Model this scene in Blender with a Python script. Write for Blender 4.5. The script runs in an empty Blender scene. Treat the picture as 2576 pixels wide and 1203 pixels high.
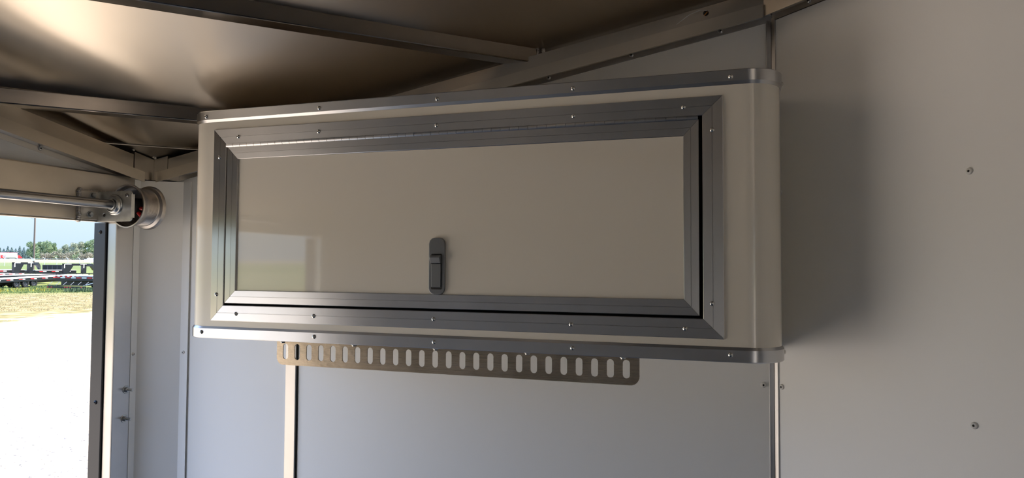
import bpy, bmesh, math, random
from mathutils import Vector, Matrix, noise
random.seed(7)
C = bpy.context.scene.collection
SC = bpy.context.scene
PI = math.pi
E = 1.75            # eye height above the trailer floor; the trailer floor is z = 0, the yard z = -0.6

# ------------------------------------------------------------ camera, world, sun, exposure
cam_d = bpy.data.cameras.new('camera'); cam = bpy.data.objects.new('camera', cam_d); C.objects.link(cam)
cam_d.sensor_fit = 'HORIZONTAL'; cam_d.sensor_width = 36.0; cam_d.lens = 36.0 * 1720 / 2576
cam_d.clip_start = 0.02; cam_d.clip_end = 3000
yaw, pitch, roll = math.radians(18.06), math.radians(2.14), math.radians(0.29)
fwd = Vector((-math.sin(yaw) * math.cos(pitch), math.cos(yaw) * math.cos(pitch), math.sin(pitch)))
rt = Vector((math.cos(yaw), math.sin(yaw), 0)); up = rt.cross(fwd)
r2 = math.cos(roll) * rt + math.sin(roll) * up; u2 = math.cos(roll) * up - math.sin(roll) * rt
M = Matrix((r2, u2, -fwd)).transposed().to_4x4(); M.translation = Vector((0, 0, E))
cam.matrix_world = M
SC.camera = cam

SKY_K, SUN_E, EXPO = 0.42, 7.5, 1.38
w = bpy.data.worlds.new('sky'); SC.world = w; w.use_nodes = True
nt = w.node_tree; nt.nodes.clear()
tc = nt.nodes.new('ShaderNodeTexCoord'); sep = nt.nodes.new('ShaderNodeSeparateXYZ')
rp = nt.nodes.new('ShaderNodeValToRGB'); bg = nt.nodes.new('ShaderNodeBackground'); ow = nt.nodes.new('ShaderNodeOutputWorld')
nt.links.new(tc.outputs['Generated'], sep.inputs[0]); nt.links.new(sep.outputs['Z'], rp.inputs[0])
nt.links.new(rp.outputs[0], bg.inputs[0]); nt.links.new(bg.outputs[0], ow.inputs[0])
e = rp.color_ramp.elements
e[0].position = 0.0; e[0].color = (0.58, 0.76, 0.95, 1); e[1].position = 0.9; e[1].color = (0.6, 1.2, 2.8, 1)
k = e.new(0.05); k.color = (0.68, 0.85, 0.98, 1)
k = e.new(0.10); k.color = (0.95, 1.3, 1.9, 1)
k = e.new(0.25); k.color = (1.5, 2.35, 3.9, 1)
bg.inputs[1].default_value = SKY_K
sd = bpy.data.lights.new('sun', 'SUN'); sd.energy = SUN_E; sd.angle = math.radians(0.6); sd.color = (1.0, 0.90, 0.75)
so = bpy.data.objects.new('sun', sd); C.objects.link(so)
sun_from = Vector((0.42, 0.35, 1.05)).normalized()
so.rotation_euler = sun_from.to_track_quat('Z', 'Y').to_euler()
SC.view_settings.view_transform = 'Standard'; SC.view_settings.look = 'None'
SC.view_settings.exposure = EXPO; SC.view_settings.gamma = 1.0; SC.view_settings.use_curve_mapping = False
SC.cycles.use_denoising = True
SC.cycles.max_bounces = 14; SC.cycles.diffuse_bounces = 8; SC.cycles.glossy_bounces = 8
SC.cycles.caustics_reflective = True; SC.cycles.sample_clamp_indirect = 12; SC.cycles.blur_glossy = 0.3

# ------------------------------------------------------------ materials
def mat(name, col, rough=0.5, metal=0.0, streak=0.0, axis='X', blotch=0.0, bump=0.0, bscale=30.0, coat=0.0, spec=0.5, aniso=0.0, blotch_col=None, bls=6.0):
    m = bpy.data.materials.new(name); m.use_nodes = True
    n = m.node_tree; b = n.nodes['Principled BSDF']
    b.inputs['Base Color'].default_value = (*col, 1); b.inputs['Roughness'].default_value = rough
    b.inputs['Metallic'].default_value = metal; b.inputs['Specular IOR Level'].default_value = spec
    if coat: b.inputs['Coat Weight'].default_value = coat; b.inputs['Coat Roughness'].default_value = 0.04
    tcn = n.nodes.new('ShaderNodeTexCoord')
    colsock = None
    if blotch or blotch_col:
        nz = n.nodes.new('ShaderNodeTexNoise'); nz.inputs['Scale'].default_value = bls; nz.inputs['Detail'].default_value = 6
        n.links.new(tcn.outputs['Object'], nz.inputs['Vector'])
        cr = n.nodes.new('ShaderNodeValToRGB'); cr.color_ramp.elements[0].position = 0.42; cr.color_ramp.elements[1].position = 0.68
        c2 = blotch_col or tuple(c * (1 - blotch) for c in col)
        cr.color_ramp.elements[0].color = (*col, 1); cr.color_ramp.elements[1].color = (*c2, 1)
        n.links.new(nz.outputs['Fac'], cr.inputs[0]); n.links.new(cr.outputs[0], b.inputs['Base Color'])
    if streak:
        mp = n.nodes.new('ShaderNodeMapping'); s = [900, 900, 900]; s['XYZ'.index(axis)] = 4
        mp.inputs['Scale'].default_value = s
        n.links.new(tcn.outputs['Object'], mp.inputs['Vector'])
        nz = n.nodes.new('ShaderNodeTexNoise'); nz.inputs['Scale'].default_value = 1.0; nz.inputs['Detail'].default_value = 3
        n.links.new(mp.outputs[0], nz.inputs['Vector'])
        mr = n.nodes.new('ShaderNodeMapRange'); mr.inputs['To Min'].default_value = rough - streak; mr.inputs['To Max'].default_value = rough + streak
        n.links.new(nz.outputs['Fac'], mr.inputs['Value']); n.links.new(mr.outputs[0], b.inputs['Roughness'])
    if bump:
        nz = n.nodes.new('ShaderNodeTexNoise'); nz.inputs['Scale'].default_value = bscale; nz.inputs['Detail'].default_value = 5
        n.links.new(tcn.outputs['Object'], nz.inputs['Vector'])
        bp = n.nodes.new('ShaderNodeBump'); bp.inputs['Strength'].default_value = bump; bp.inputs['Distance'].default_value = 0.01
        n.links.new(nz.outputs['Fac'], bp.inputs['Height']); n.links.new(bp.outputs[0], b.inputs['Normal'])
    return m
WHITE = mat('satin_white_skin', (0.80, 0.80, 0.78), 0.42, spec=0.65)
GLOSS = mat('gloss_white_skin', (0.90, 0.83, 0.70), 0.045, spec=0.9)
ALU = mat('extruded_aluminium', (0.66, 0.65, 0.64), 0.32, 1.0, streak=0.035, axis='X', blotch=0.06, bls=9)
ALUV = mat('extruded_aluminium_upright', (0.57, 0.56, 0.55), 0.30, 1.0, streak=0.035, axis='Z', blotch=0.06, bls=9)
TUBE = mat('mill_aluminium_tube', (0.57, 0.53, 0.47), 0.30, 1.0, blotch=0.12, bls=7)
ROOF = mat('roof_sheet', (0.66, 0.585, 0.49), 0.28, 1.0, blotch=0.06, bls=2)
PLATE = mat('stained_aluminium_plate', (0.44, 0.365, 0.28), 0.28, 1.0, streak=0.05, axis='X', blotch_col=(0.34, 0.28, 0.21), bls=14, bump=0.03, bscale=90)
ZINC = mat('zinc_plated_steel', (0.55, 0.56, 0.55), 0.30, 1.0, blotch=0.25, bls=40)
STEEL = mat('bare_steel', (0.32, 0.315, 0.31), 0.24, 1.0, streak=0.04, axis='Y')
DRUM = mat('cast_drum', (0.48, 0.45, 0.42), 0.36, 1.0, blotch=0.3, bls=30)
SCREW = mat('stainless_screw', (0.70, 0.68, 0.64), 0.14, 1.0)
BODYM = mat('cabinet_skin', (0.90, 0.83, 0.70), 0.15, spec=0.8)
BLACK = mat('black_rubber', (0.012, 0.012, 0.013), 0.5)
BLACKP = mat('black_painted_angle', (0.02, 0.021, 0.024), 0.28)
DARK = mat('cavity_shade', (0.02, 0.018, 0.016), 0.8)  # near-black colour standing in for shade in gaps, holes and recesses
LATCH = mat('grey_latch_plastic', (0.24, 0.245, 0.25), 0.32, 0.7)
RED = mat('red_setscrew', (0.45, 0.012, 0.01), 0.35)
def rolled(m, t, aniso):      # rolling or extrusion marks: reflections spread along t, across the marks
    n_ = m.node_tree; b_ = n_.nodes['Principled BSDF']; b_.inputs['Anisotropic'].default_value = aniso
    v_ = n_.nodes.new('ShaderNodeCombineXYZ'); n_.links.new(v_.outputs[0], b_.inputs['Tangent'])
    for i_, c_ in enumerate(t): v_.inputs[i_].default_value = c_
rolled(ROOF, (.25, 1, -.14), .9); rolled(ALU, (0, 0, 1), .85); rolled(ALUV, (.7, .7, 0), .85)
GLOSS.node_tree.nodes['Principled BSDF'].inputs['IOR'].default_value = 1.65
STRIPM = mat('pale_rail_strip', (0.66, 0.61, 0.53), 0.34, 1.0, blotch=0.06, bls=8)
BOW = mat('dull_bow_tube', (0.28, 0.255, 0.23), 0.14, 1.0, blotch=0.15, bls=7)
RIVET = mat('white_rivet', (0.66, 0.65, 0.62), 0.3)
FLOOR = mat('trailer_floor', (0.10, 0.095, 0.09), 0.5, blotch=0.3)
OUTER = mat('outer_skin', (0.5, 0.5, 0.5), 0.4)
WELD = mat('weld_bead', (0.50, 0.47, 0.43), 0.32, 1.0, bump=0.6, bscale=120)
ORANGE = mat('orange_wire', (0.7, 0.25, 0.02), 0.4)

# ------------------------------------------------------------ mesh helpers
class MB:
    def __init__(s): s.v = []; s.f = []
    def quad(s, *p):
        i = len(s.v); s.v += [Vector(q) for q in p]; s.f.append(list(range(i, i + len(p)))); return s
    def box(s, x0, x1, y0, y1, z0, z1):
        i = len(s.v)
        s.v += [Vector((x, y, z)) for x in (x0, x1) for y in (y0, y1) for z in (z0, z1)]
        for f in ((0, 1, 3, 2), (4, 6, 7, 5), (0, 4, 5, 1), (2, 3, 7, 6), (0, 2, 6, 4), (1, 5, 7, 3)): s.f.append([i + k for k in f])
        return s
    def obox(s, o, a, b, c):          # oriented box from corner o and three edge vectors
        o, a, b, c = map(Vector, (o, a, b, c)); i = len(s.v)
        s.v += [o + a * x + b * y + c * z for x in (0, 1) for y in (0, 1) for z in (0, 1)]
        for f in ((0, 1, 3, 2), (4, 6, 7, 5), (0, 4, 5, 1), (2, 3, 7, 6), (0, 2, 6, 4), (1, 5, 7, 3)): s.f.append([i + k for k in f])
        return s
    def bar(s, p, q, w, h, upv=(0, 0, 1)):   # a straight bar centred on the line p-q
        p, q = Vector(p), Vector(q); d = q - p; upv = Vector(upv); sd_ = d.cross(upv).normalized(); u_ = sd_.cross(d).normalized()
        return s.obox(p - sd_ * w / 2 - u_ * h / 2, d, sd_ * w, u_ * h)
    def loft(s, rings, closed=True, caps=True):
        i = len(s.v); n = len(rings[0])
        for r in rings: s.v += [Vector(p) for p in r]
        for a in range(len(rings) - 1):
            for b in range(n if closed else n - 1):
                c = (b + 1) % n
                s.f.append([i + a * n + b, i + a * n + c, i + (a + 1) * n + c, i + (a + 1) * n + b])
        if caps and closed:
            s.f.append([i + k for k in range(n)][::-1]); s.f.append([i + (len(rings) - 1) * n + k for k in range(n)])
        return s
    def lathe(s, o, axis, prof, n=24, caps=False):   # prof: (distance along axis, radius)
        o = Vector(o); ax = Vector(axis).normalized()
        t = Vector((0, 0, 1)) if abs(ax.z) < 0.9 else Vector((1, 0, 0))
        a = ax.cross(t).normalized(); b = ax.cross(a)
        rings = [[o + ax * d + (a * math.cos(2 * PI * k / n) + b * math.sin(2 * PI * k / n)) * max(r, 1e-5) for k in range(n)] for d, r in prof]
        return s.loft(rings, True, caps)
    def prism(s, poly, d):             # closed polygon of 3D points swept by vector d
        d = Vector(d); return s.loft([[Vector(p) for p in poly], [Vector(p) + d for p in poly]])
    def build(s, name, m, parent=None, smooth=False, bevel=0.0, ang=32):
        me = bpy.data.meshes.new(name); me.from_pydata([tuple(p) for p in s.v], [], s.f); me.validate()
        bm = bmesh.new(); bm.from_mesh(me); bmesh.ops.recalc_face_normals(bm, faces=bm.faces); bm.to_mesh(me); bm.free()
        me.materials.append(m); o = bpy.data.objects.new(name, me); C.objects.link(o)
        if smooth:
            for p in me.polygons: p.use_smooth = True
            try:
                me.set_sharp_from_angle(angle=math.radians(ang))
            except Exception: pass
        if bevel:
            bv = o.modifiers.new('bevel', 'BEVEL'); bv.width = bevel; bv.segments = 2; bv.limit_method = 'ANGLE'; bv.angle_limit = math.radians(40)
        if parent:
            o.parent = parent; o.matrix_parent_inverse = Matrix.Translation(-parent.location)
        return o
def tag(o, label=None, cat=None, group=None, kind=None):
    if label: o['label'] = label
    if cat: o['category'] = cat
    if group: o['group'] = group
    if kind: o['kind'] = kind
    return o
def thing(name, label, cat, loc, group=None):
    o = bpy.data.objects.new(name, None); C.objects.link(o); o.location = loc; o.empty_display_size = 0.1
    return tag(o, label, cat, group)
def struct(o, label=None, cat=None): return tag(o, label, cat, kind='structure')
def sempty(name, loc):
    o = bpy.data.objects.new(name, None); C.objects.link(o); o.location = loc; o.empty_display_size = 0.1; o['kind'] = 'structure'; return o
def curve2d_mesh(outer, holes, thick):   # filled outline with holes, in the XY plane, extruded both ways by thick/2
    cu = bpy.data.curves.new('outline', 'CURVE'); cu.dimensions = '2D'; cu.fill_mode = 'BOTH'; cu.extrude = thick / 2
    for pts in [outer] + holes:
        sp = cu.splines.new('POLY'); sp.points.add(len(pts) - 1)
        for i, p in enumerate(pts): sp.points[i].co = (p[0], p[1], 0, 1)
        sp.use_cyclic_u = True
    ob = bpy.data.objects.new('tmp', cu); C.objects.link(ob)
    dg = bpy.context.evaluated_depsgraph_get(); dg.update()
    me = bpy.data.meshes.new_from_object(ob.evaluated_get(dg)); bpy.data.objects.remove(ob); bpy.data.curves.remove(cu)
    return me
# ------------------------------------------------------------ the trailer: plan of the nose
WY = 1.73                     # plane of the wall that carries the cabinet
CX = -1.779                   # plane of the wall with the hatch
BX = 0.0885                    # where the cabinet wall bends into the long side wall
S2 = math.sqrt(0.5)
def roofz(x, y): return E + 0.328 + 0.184 * min((x + 1.78) + (1.73 - y), 1.87)
AX = Vector((S2, -S2, 0))     # from the nose towards the rear
LEN = 6.2
B1 = Vector((BX, WY, 0)); B2 = Vector((CX, WY - (BX - CX), 0))
R1 = B1 + AX * LEN; R2 = B2 + AX * LEN
TOPZ = roofz(1, 1)

# walls (each with the thickness of the framing behind it)
def wall(name, a, b, out, z1a, z1b, m=WHITE, z0=0.0):
    a, b, out = Vector(a), Vector(b), Vector(out)
    bt = MB(); A0 = a + Vector((0, 0, z0)); B0 = b + Vector((0, 0, z0))
    bt.loft([[A0, B0, b + Vector((0, 0, z1b)), a + Vector((0, 0, z1a))], [A0 + out, B0 + out, b + out + Vector((0, 0, z1b)), a + out + Vector((0, 0, z1a))]])
    return struct(bt.build(name, m))
zc = roofz(CX, WY) + 0.02; zb = TOPZ + 0.02
w_right = wall('wall_right', (CX - .03, WY, 0), (BX, WY, 0), (0, .05, 0), zc - .005, zb)
w_side = wall('wall_side_right', B1, R1, Vector((S2, S2, 0)) * .05, zb, zb)
w_side2 = wall('wall_side_left', B2, R2, Vector((-S2, -S2, 0)) * .05, zb, zb)
# left nose wall, built around the hatch opening y 0.08 .. 1.565, z 0.05 .. eye+0.119
HY0, HY1, HZ0, HZ1 = .235, 1.568, 0.05, E + 0.119
bt = MB()
def lwz(y): return roofz(CX, y) + .02
def slab(ya, yb, z0a, z1a, z0b, z1b):
    bt.loft([[(CX, ya, z0a), (CX, yb, z0b), (CX, yb, z1b), (CX, ya, z1a)], [(CX - .05, ya, z0a), (CX - .05, yb, z0b), (CX - .05, yb, z1b), (CX - .05, ya, z1a)]])
slab(B2.y, HY0, 0, lwz(B2.y), 0, lwz(HY0)); slab(HY0, 1.60, HZ1 + .01, lwz(HY0), HZ1 + .01, lwz(1.60)); slab(1.60, WY, 0, lwz(1.60), 0, lwz(WY))
slab(HY0, 1.60, 0, HZ0, 0, HZ0)
w_left = struct(bt.build('wall_left', WHITE))
# floor
bt = MB(); out = [(CX, WY), (BX, WY), (R1.x, R1.y), (R2.x, R2.y), (B2.x, B2.y)]
bt.prism([(x, y, -.08) for x, y in out], (0, 0, .08)); struct(bt.build('floor', FLOOR))
# roof sheets: sloped over the nose, level behind it; gently dished between the bows
def sheet(name, s0, s1, ns, nl, th=.004):
    # s = x - y runs from the nose corner (-3.51) backwards, l across
    bt = MB(); rows = []
    for i in range(ns + 1):
        s = s0 + (s1 - s0) * i / ns
        half = min(s + 3.509, 1.874)              # half width * sqrt2
        row = []
        for j in range(nl + 1):
            l = -half + 2 * half * j / nl       # l = (x + y) - (CX + WY)
            tot = CX + WY + l
            x = (s + tot) / 2; y = (tot - s) / 2
            z = roofz(x, y) - .008
            ph = (s + 2.20) / .73; edge = 1 - abs(l) / max(half, .01)
            sag = .008 * (.5 - .5 * math.cos(2 * PI * ph)) * min(1, edge * 4)
            sag += .003 * noise.noise(Vector((x * 2.1, y * 2.1, 3.3))) * min(1, edge * 5)
            row.append(Vector((x, y, z - max(sag, -.004))))
        rows.append(row)
    i0 = len(bt.v); n = nl + 1
    for r in rows: bt.v += r
    for i in range(ns):
        for j in range(nl): bt.f.append([i0 + i * n + j, i0 + i * n + j + 1, i0 + (i + 1) * n + j + 1, i0 + (i + 1) * n + j])
    o = bt.build(name, ROOF, smooth=True)
    sm = o.modifiers.new('thick', 'SOLIDIFY'); sm.thickness = .004; sm.offset = 1 if o.data.polygons[0].normal.z > 0 else -1
    return struct(o)
sheet('ceiling_nose', -3.508, -1.64, 60, 60)
sheet('ceiling_main', -1.64, -1.64 + LEN * math.sqrt(2), 90, 30)
# unseen rear wall; back door opening assumed, its width set for fill light
acn = (R1 - R2).normalized()
struct(MB().obox(R2, acn * .18, AX * .05, (0, 0, zb)).obox(R1 - acn * 1.80, acn * 1.80, AX * .05, (0, 0, zb)).obox(R2 + acn * .18 + Vector((0, 0, zb - .3)), R1 - R2 - acn * .36, AX * .05, (0, 0, .3)).build('wall_back', WHITE))

# ---- perimeter rails and cove strips, as sweeps of a profile (o inward, h below the roof line)
def rail(name, a, b, inw, prof, m, parent=None, mitre=0.0):
    a, b, inw = Vector(a), Vector(b), Vector(inw)
    rings = []
    dn = (b - a).normalized()
    for P, mt in ((a, 0), (b, mitre)):
        rings.append([Vector(((P.x + inw.x * o - dn.x * mt * o), (P.y + inw.y * o - dn.y * mt * o), roofz(P.x - dn.x * mt * o, P.y) - h)) for o, h in prof])
    return MB().loft(rings).build(name, m, parent)
tube_prof = [(.005, .024), (.05, .024), (.05, .068), (.005, .068)]
strip_prof = [(.0502, .058), (.0565, .058), (.0565, .089), (.0538, .089), (.0538, .069), (.0502, .069)]
side_prof = [(.005, .024), (.050, .024), (.050, .089), (.0470, .089), (.0470, .069), (.005, .069)]
cove_prof = [(.048, .0685), (.048, .0695)] + [(.005 + .041 * (1 - math.sin(PI / 2 * i / 10)), .0695 + .0035 * (1 - math.cos(PI / 2 * i / 10))) for i in range(11)] + [(.0035, .0740), (.0035, .0885), (.0, .0885), (.0, .0685)]
def rivet_at(p, nrm, r=.0058, parent=None, m=RIVET, name='rivet'):
    o = MB().lathe(p, nrm, [(-.001, r), (.0010, r), (.0030, r * .84), (.0040, r * .55), (.0041, r * .36), (.0020, r * .34), (.0020, 0)], 20).build(name, m, parent, smooth=True)
    MB().lathe(p, nrm, [(.0019, r * .33), (.0026, r * .33), (.0026, 0)], 12).build('rivet_hole_shade', DARK, o)  # dark disc paints the shade of the rivet's centre hole
    return o
rx = lambda x: Vector((x, WY, 0))
t_a = sempty('trim_1', (-.8, WY - .03, roofz(-.8, WY) - .08))
rail('perimeter_tube', rx(-1.674), rx(BX), (0, -1, 0), tube_prof, TUBE, t_a, .414)
rail('rail_strip', rx(-1.715), rx(BX), (0, -1, 0), strip_prof, STRIPM, t_a, .414)
cv = rail('cove_strip', rx(-1.70), rx(BX), (0, -1, 0), cove_prof, ALU, t_a, .414)
for i in range(8):
    x = -.030 - .2165 * i
    rivet_at((x, WY - .004, E + .573 + .184 * (x + .028) * 1.0), (0, -1, 0), .0062, t_a, ZINC)
ly = lambda y: Vector((CX, y, 0))
t_b = sempty('trim_2', (CX + .03, .8, roofz(CX, .8) - .08))
rail('perimeter_tube', ly(B2.y), ly(1.603), (1, 0, 0), tube_prof, TUBE, t_b)
rail('rail_strip', ly(B2.y), ly(1.640), (1, 0, 0), [(o, h + .008) for o, h in strip_prof], STRIPM, t_b)
rail('cove_strip', ly(B2.y), ly(1.66), (1, 0, 0), [(o, h + .0155) for o, h in cove_prof], ALU, t_b)
for i in range(5):
    y = 1.345 - .2165 * i + .0
    rivet_at((CX + .004, y, E + .306 + .184 * (1.345 - y)), (1, 0, 0), .0062, t_b, ZINC)
# side wall rail beyond the bend
t_c = sempty('trim_3', tuple(B1 + AX * 1.0 + Vector((0, 0, TOPZ - .06))))
inw = Vector((-S2, -S2, 0))
def rail2(name, a, b, inw, prof, m, parent):
    rings = [[Vector((P.x + inw.x * o + AX.x * mt * o, P.y + inw.y * o + AX.y * mt * o, TOPZ - h)) for o, h in prof] for P, mt in ((Vector(a), .414), (Vector(b), 0))]
    return MB().loft(rings).build(name, m, parent)
rail2('perimeter_tube', B1 - AX * .0, R1, inw, side_prof, TUBE, t_c)
rail2('cove_strip', B1 + AX * .002, R1, inw, [(o, h - .002) for o, h in cove_prof], ALU, t_c)
for i in range(4):
    P = Vector((.165, 1.653, 0)) + AX * .31 * i
    rivet_at((P.x + inw.x * .004, P.y + inw.y * .004, E + .597), inw, .0062, t_c, ZINC)
t_d = sempty('trim_4', tuple(B2 + AX * 1.0 + Vector((0, 0, TOPZ - .06))))
inw2 = Vector((S2, S2, 0))
rail2('perimeter_tube', B2, R2, inw2, tube_prof, TUBE, t_d); rail2('rail_strip', B2, R2, inw2, strip_prof, TUBE, t_d)

# roof bows across the nose: square tubes at constant x - y
bow_labels = ['square aluminium roof bow crossing the ceiling above the cabinet, with a welded end',
              'square aluminium roof bow nearest the nose corner, disappearing behind the cabinet',
              'square aluminium roof bow over the bend of the wall']
def bow(s, label, w_=.05, hh=.04, z=None, drop=.006):
    half = min(s + 3.509, 1.874) - .055
    tot0 = CX + WY
    ztop = (roofz((s + tot0) / 2, (tot0 - s) / 2) if z is None else z) - drop
    p = Vector(((s + tot0 - half) / 2, (tot0 - half - s) / 2, ztop)); q = Vector(((s + tot0 + half) / 2, (tot0 + half - s) / 2, ztop))
    d = q - p; back = Vector((-S2, S2, 0)) * w_
    o = thing('roof_bow', label, 'roof beam', tuple((p + q) / 2 + Vector((0, 0, -hh))), 'roof bows' if label is None else None)
    MB().obox(p - Vector((0, 0, hh)), d, back, (0, 0, hh)).build('tube', BOW, o, bevel=.003)
    for e_, sg in ((q, -1), (p, 1)):
        wd = MB()
        for k in range(9):
            t = k / 8
            c = e_ + d.normalized() * sg * .004 + back * -.02 * 0 + Vector((0, 0, -hh * t)) + Vector((random.uniform(-.002, .002), random.uniform(-.002, .002), 0))
            wd.lathe(c - Vector((0, 0, .005)), (0, 0, 1), [(0, 0), (.002, .003), (.005, .004), (.008, .003), (.010, 0)], 8)
        for k in range(7):
            c = e_ + Vector((S2 * -.0 + random.uniform(0, .02), 0, 0)) + Vector((0, sg * -.0, 0)) + Vector((k * .004, -.003, -.006 - k * .0045))
            wd.lathe(c, (0, -1, 0), [(-.002, .005), (.001, .0045), (.003, 0)], 8)
        wd.build('weld', WELD, o, smooth=True)
    return o
bow(-2.185, bow_labels[0]); bow(-2.915, bow_labels[1])
# plate filling the roof corner
bt = MB(); zz = lambda x, y: roofz(x, y) - .020
s = -3.285; hf = (s + 3.509)
q = [(CX + .01, WY - .01), ((s + CX + WY + hf) / 2, (CX + WY + hf - s) / 2), ((s + CX + WY - hf) / 2, (CX + WY - hf - s) / 2)]
bt.prism([(x, y, zz(x, y)) for x, y in q], (0, 0, .0025)); struct(bt.build('trim_5', TUBE))
# corner gussets
bt = MB()
def post(x0, x1, y0, y1, zb_, dr=.024):
    pts = [(x0, y0), (x1, y0), (x1, y1), (x0, y1)]
    bt.loft([[(x, y, zb_) for x, y in pts], [(x, y, roofz(x, y) - dr) for x, y in pts]])
post(CX + .004, CX + .0500, 1.6065, WY - .004, E + .2575); post(CX + .0505, -1.676, WY - .0500, WY - .004, E + .2575)
struct(bt.build('trim_6', TUBE))
bt = MB()
for p_ in ((CX + .052, 1.60, E + .348), (CX + .056, 1.672, E + .333)):
    for k in range(5):
        bt.lathe(Vector(p_) + Vector((random.uniform(-.004, .004), random.uniform(-.004, .004), -k * .002)), (0.3, -.8, -.3), [(-.003, .003), (0, .004), (.003, 0)], 8)
struct(bt.build('trim_7', WELD, smooth=True))

# vertical seam strips
bt = MB()
bt.box(-1.262, -1.227, WY - .008, WY + .001, 0, E + .42)
bt.box(-1.227, -1.2235, WY - .0015, WY + .001, 0, E + .42)
o = struct(bt.build('trim_8', ALUV, bevel=.0012))
dk = struct(MB().box(-1.2265, -1.2225, WY - .0018, WY + .0005, 0, E + .42).build('seam_gap_shade', DARK))  # dark strip painted for the shaded gap along the seam strip's right edge
bt = MB()
bt.box(.0745, .0855, WY - .004, WY + .001, 0, TOPZ - .085)
bt.box(.0745, .0768, WY - .0065, WY - .004, 0, TOPZ - .085)
bt.obox(B1 + AX * .0005 + inw * -.001, AX * .0105, inw * .005, (0, 0, TOPZ - .08))
o = struct(bt.build('trim_10', ALUV, bevel=.0008))
struct(MB().box(.0855, .0885, WY - .0025, WY + .001, 0, TOPZ - .085).build('trim_11', DARK))
for z in (-.281, -.734, -1.187, .625 - .04): 
    if z < .5: rivet_at((.062, WY, E + z), (0, -1, 0), .0068, w_right)
for k, zs_ in ((.0195, (-.281, -.734, .172)), (.443, (.172, -.281, -.734)), (.87, (.172, -.281, -.734))):
    for z in zs_:
        P = B1 + AX * k; rivet_at((P.x, P.y, E + z), inw, .0064, w_side)
# small dirt mark
# corner cover panel
cp = thing('corner_panel', 'tall folded white cover panel standing in the corner beside the hatch post', 'cover panel', (-1.70, 1.69, 0))
PT = [(-1.7485, 1.6285), (-1.7485, 1.650), (-1.653, 1.7235), (-1.6245, 1.7235)]
bt = MB()
top = E + .2545
th = [(-.0012, -.0), (-.0, .0015), (-.0, .0018), (0, .0015)]
pl = PT
ins = [(-1.7500, 1.6285), (-1.7500, 1.6515), (-1.6538, 1.7250), (-1.6245, 1.7250)]
ring = pl + ins[::-1]
bt.loft([[(x, y, 0) for x, y in ring], [(x, y, top) for x, y in ring]])
bt.build('sheet', WHITE, cp)
for z in (-.279, -.732, -1.185):
    rivet_at((-1.7485, 1.6375, E + z), (1, 0, 0), .0052, cp); rivet_at((-1.6395, 1.7235, E + z), (0, -1, 0), .0052, cp)

# ------------------------------------------------------------ the hatch (door_1)
d1 = sempty('door_1', (-1.775, .8, 0))
o = MB().box(-1.80, -1.75, .15, 1.640, E + .119, E + .262).build('header', TUBE, d1, bevel=.004)
o = MB().box(-1.756, -1.748, .235, 1.50, E + .117, E + .1195).build('header_lip', TUBE, d1)
MB().box(-1.784, -1.75, 1.568, 1.668, 0, E + .119).build('jamb_post', ALUV, d1, bevel=.003)
MB().box(-1.784, -1.75, .175, .235, 0, E + .119).build('jamb_post', ALUV, d1, bevel=.003)
MB().box(-1.83, -1.786, 1.562, 1.60, 0, E + .1185).build('jamb_angle', BLACKP, d1, bevel=.001)
MB().box(-1.83, -1.786, .20, .241, 0, E + .112).build('jamb_angle', BLACKP, d1, bevel=.001)
MB().box(-1.83, -1.75, .20, 1.60, 0, HZ0).build('sill', ALU, d1)
def pan_screw(p, nrm, parent, r=.0052, m=SCREW, name='screw'):
    return MB().lathe(p, nrm, [(-.001, r), (.0004, r), (.0016, r * .93), (.0030, r * .72), (.0040, r * .45), (.0042, r * .28), (.0026, r * .22), (.0026, 0)], 18).build(name, m, parent, smooth=True)
for z in (.091, -.415, -.92): pan_screw((-1.806, 1.562, E + z), (0, -1, 0), d1, .0062, BLACK)
for y, z in ((1.617, -.383), (1.613, -.469)):
    b_ = MB(); p = Vector((-1.75, y, E + z))
    b_.lathe(p, (1, 0, 0), [(0, .0125), (.0015, .0125), (.002, .012), (.002, .005)], 24)
    b_.lathe(p, (1, 0, 0), [(.002, .0085), (.008, .0085), (.009, .007), (.009, .004)], 6)
    b_.lathe(p, (1, 0, 0), [(.002, .004), (.024, .004), (.025, .003), (.025, 0)], 14)
    b_.build('bolt', ZINC, d1, smooth=True)

# ------------------------------------------------------------ counterbalance shaft above the hatch
SX, SZ = -1.683, E + .165
cs = thing('counterbalance_shaft', 'steel spring shaft over the hatch opening, with bearing plate and grooved cable drum', 'door shaft', (SX, .8, SZ))
MB().lathe((SX, .02, SZ), (0, 1, 0), [(0, 0), (0, .0127), (1.61, .0127), (1.61, 0)], 32).build('shaft', STEEL, cs, smooth=True)
def rrect(x0, x1, z0, z1, r, n=6, cs_=(1, 1, 1, 1)):
    pts = []
    for (cx, cz, a0, on) in ((x1 - r, z1 - r, 0, cs_[0]), (x0 + r, z1 - r, 90, cs_[1]), (x0 + r, z0 + r, 180, cs_[2]), (x1 - r, z0 + r, 270, cs_[3])):
        if on:
            for k in range(n + 1):
                a = math.radians(a0 + 90 * k / n); pts.append((cx + r * math.cos(a), cz + r * math.sin(a)))
        else:
            pts.append(({0: x1, 90: x0, 180: x0, 270: x1}[a0], {0: z1, 90: z1, 180: z0, 270: z0}[a0]))
    return pts
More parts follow.
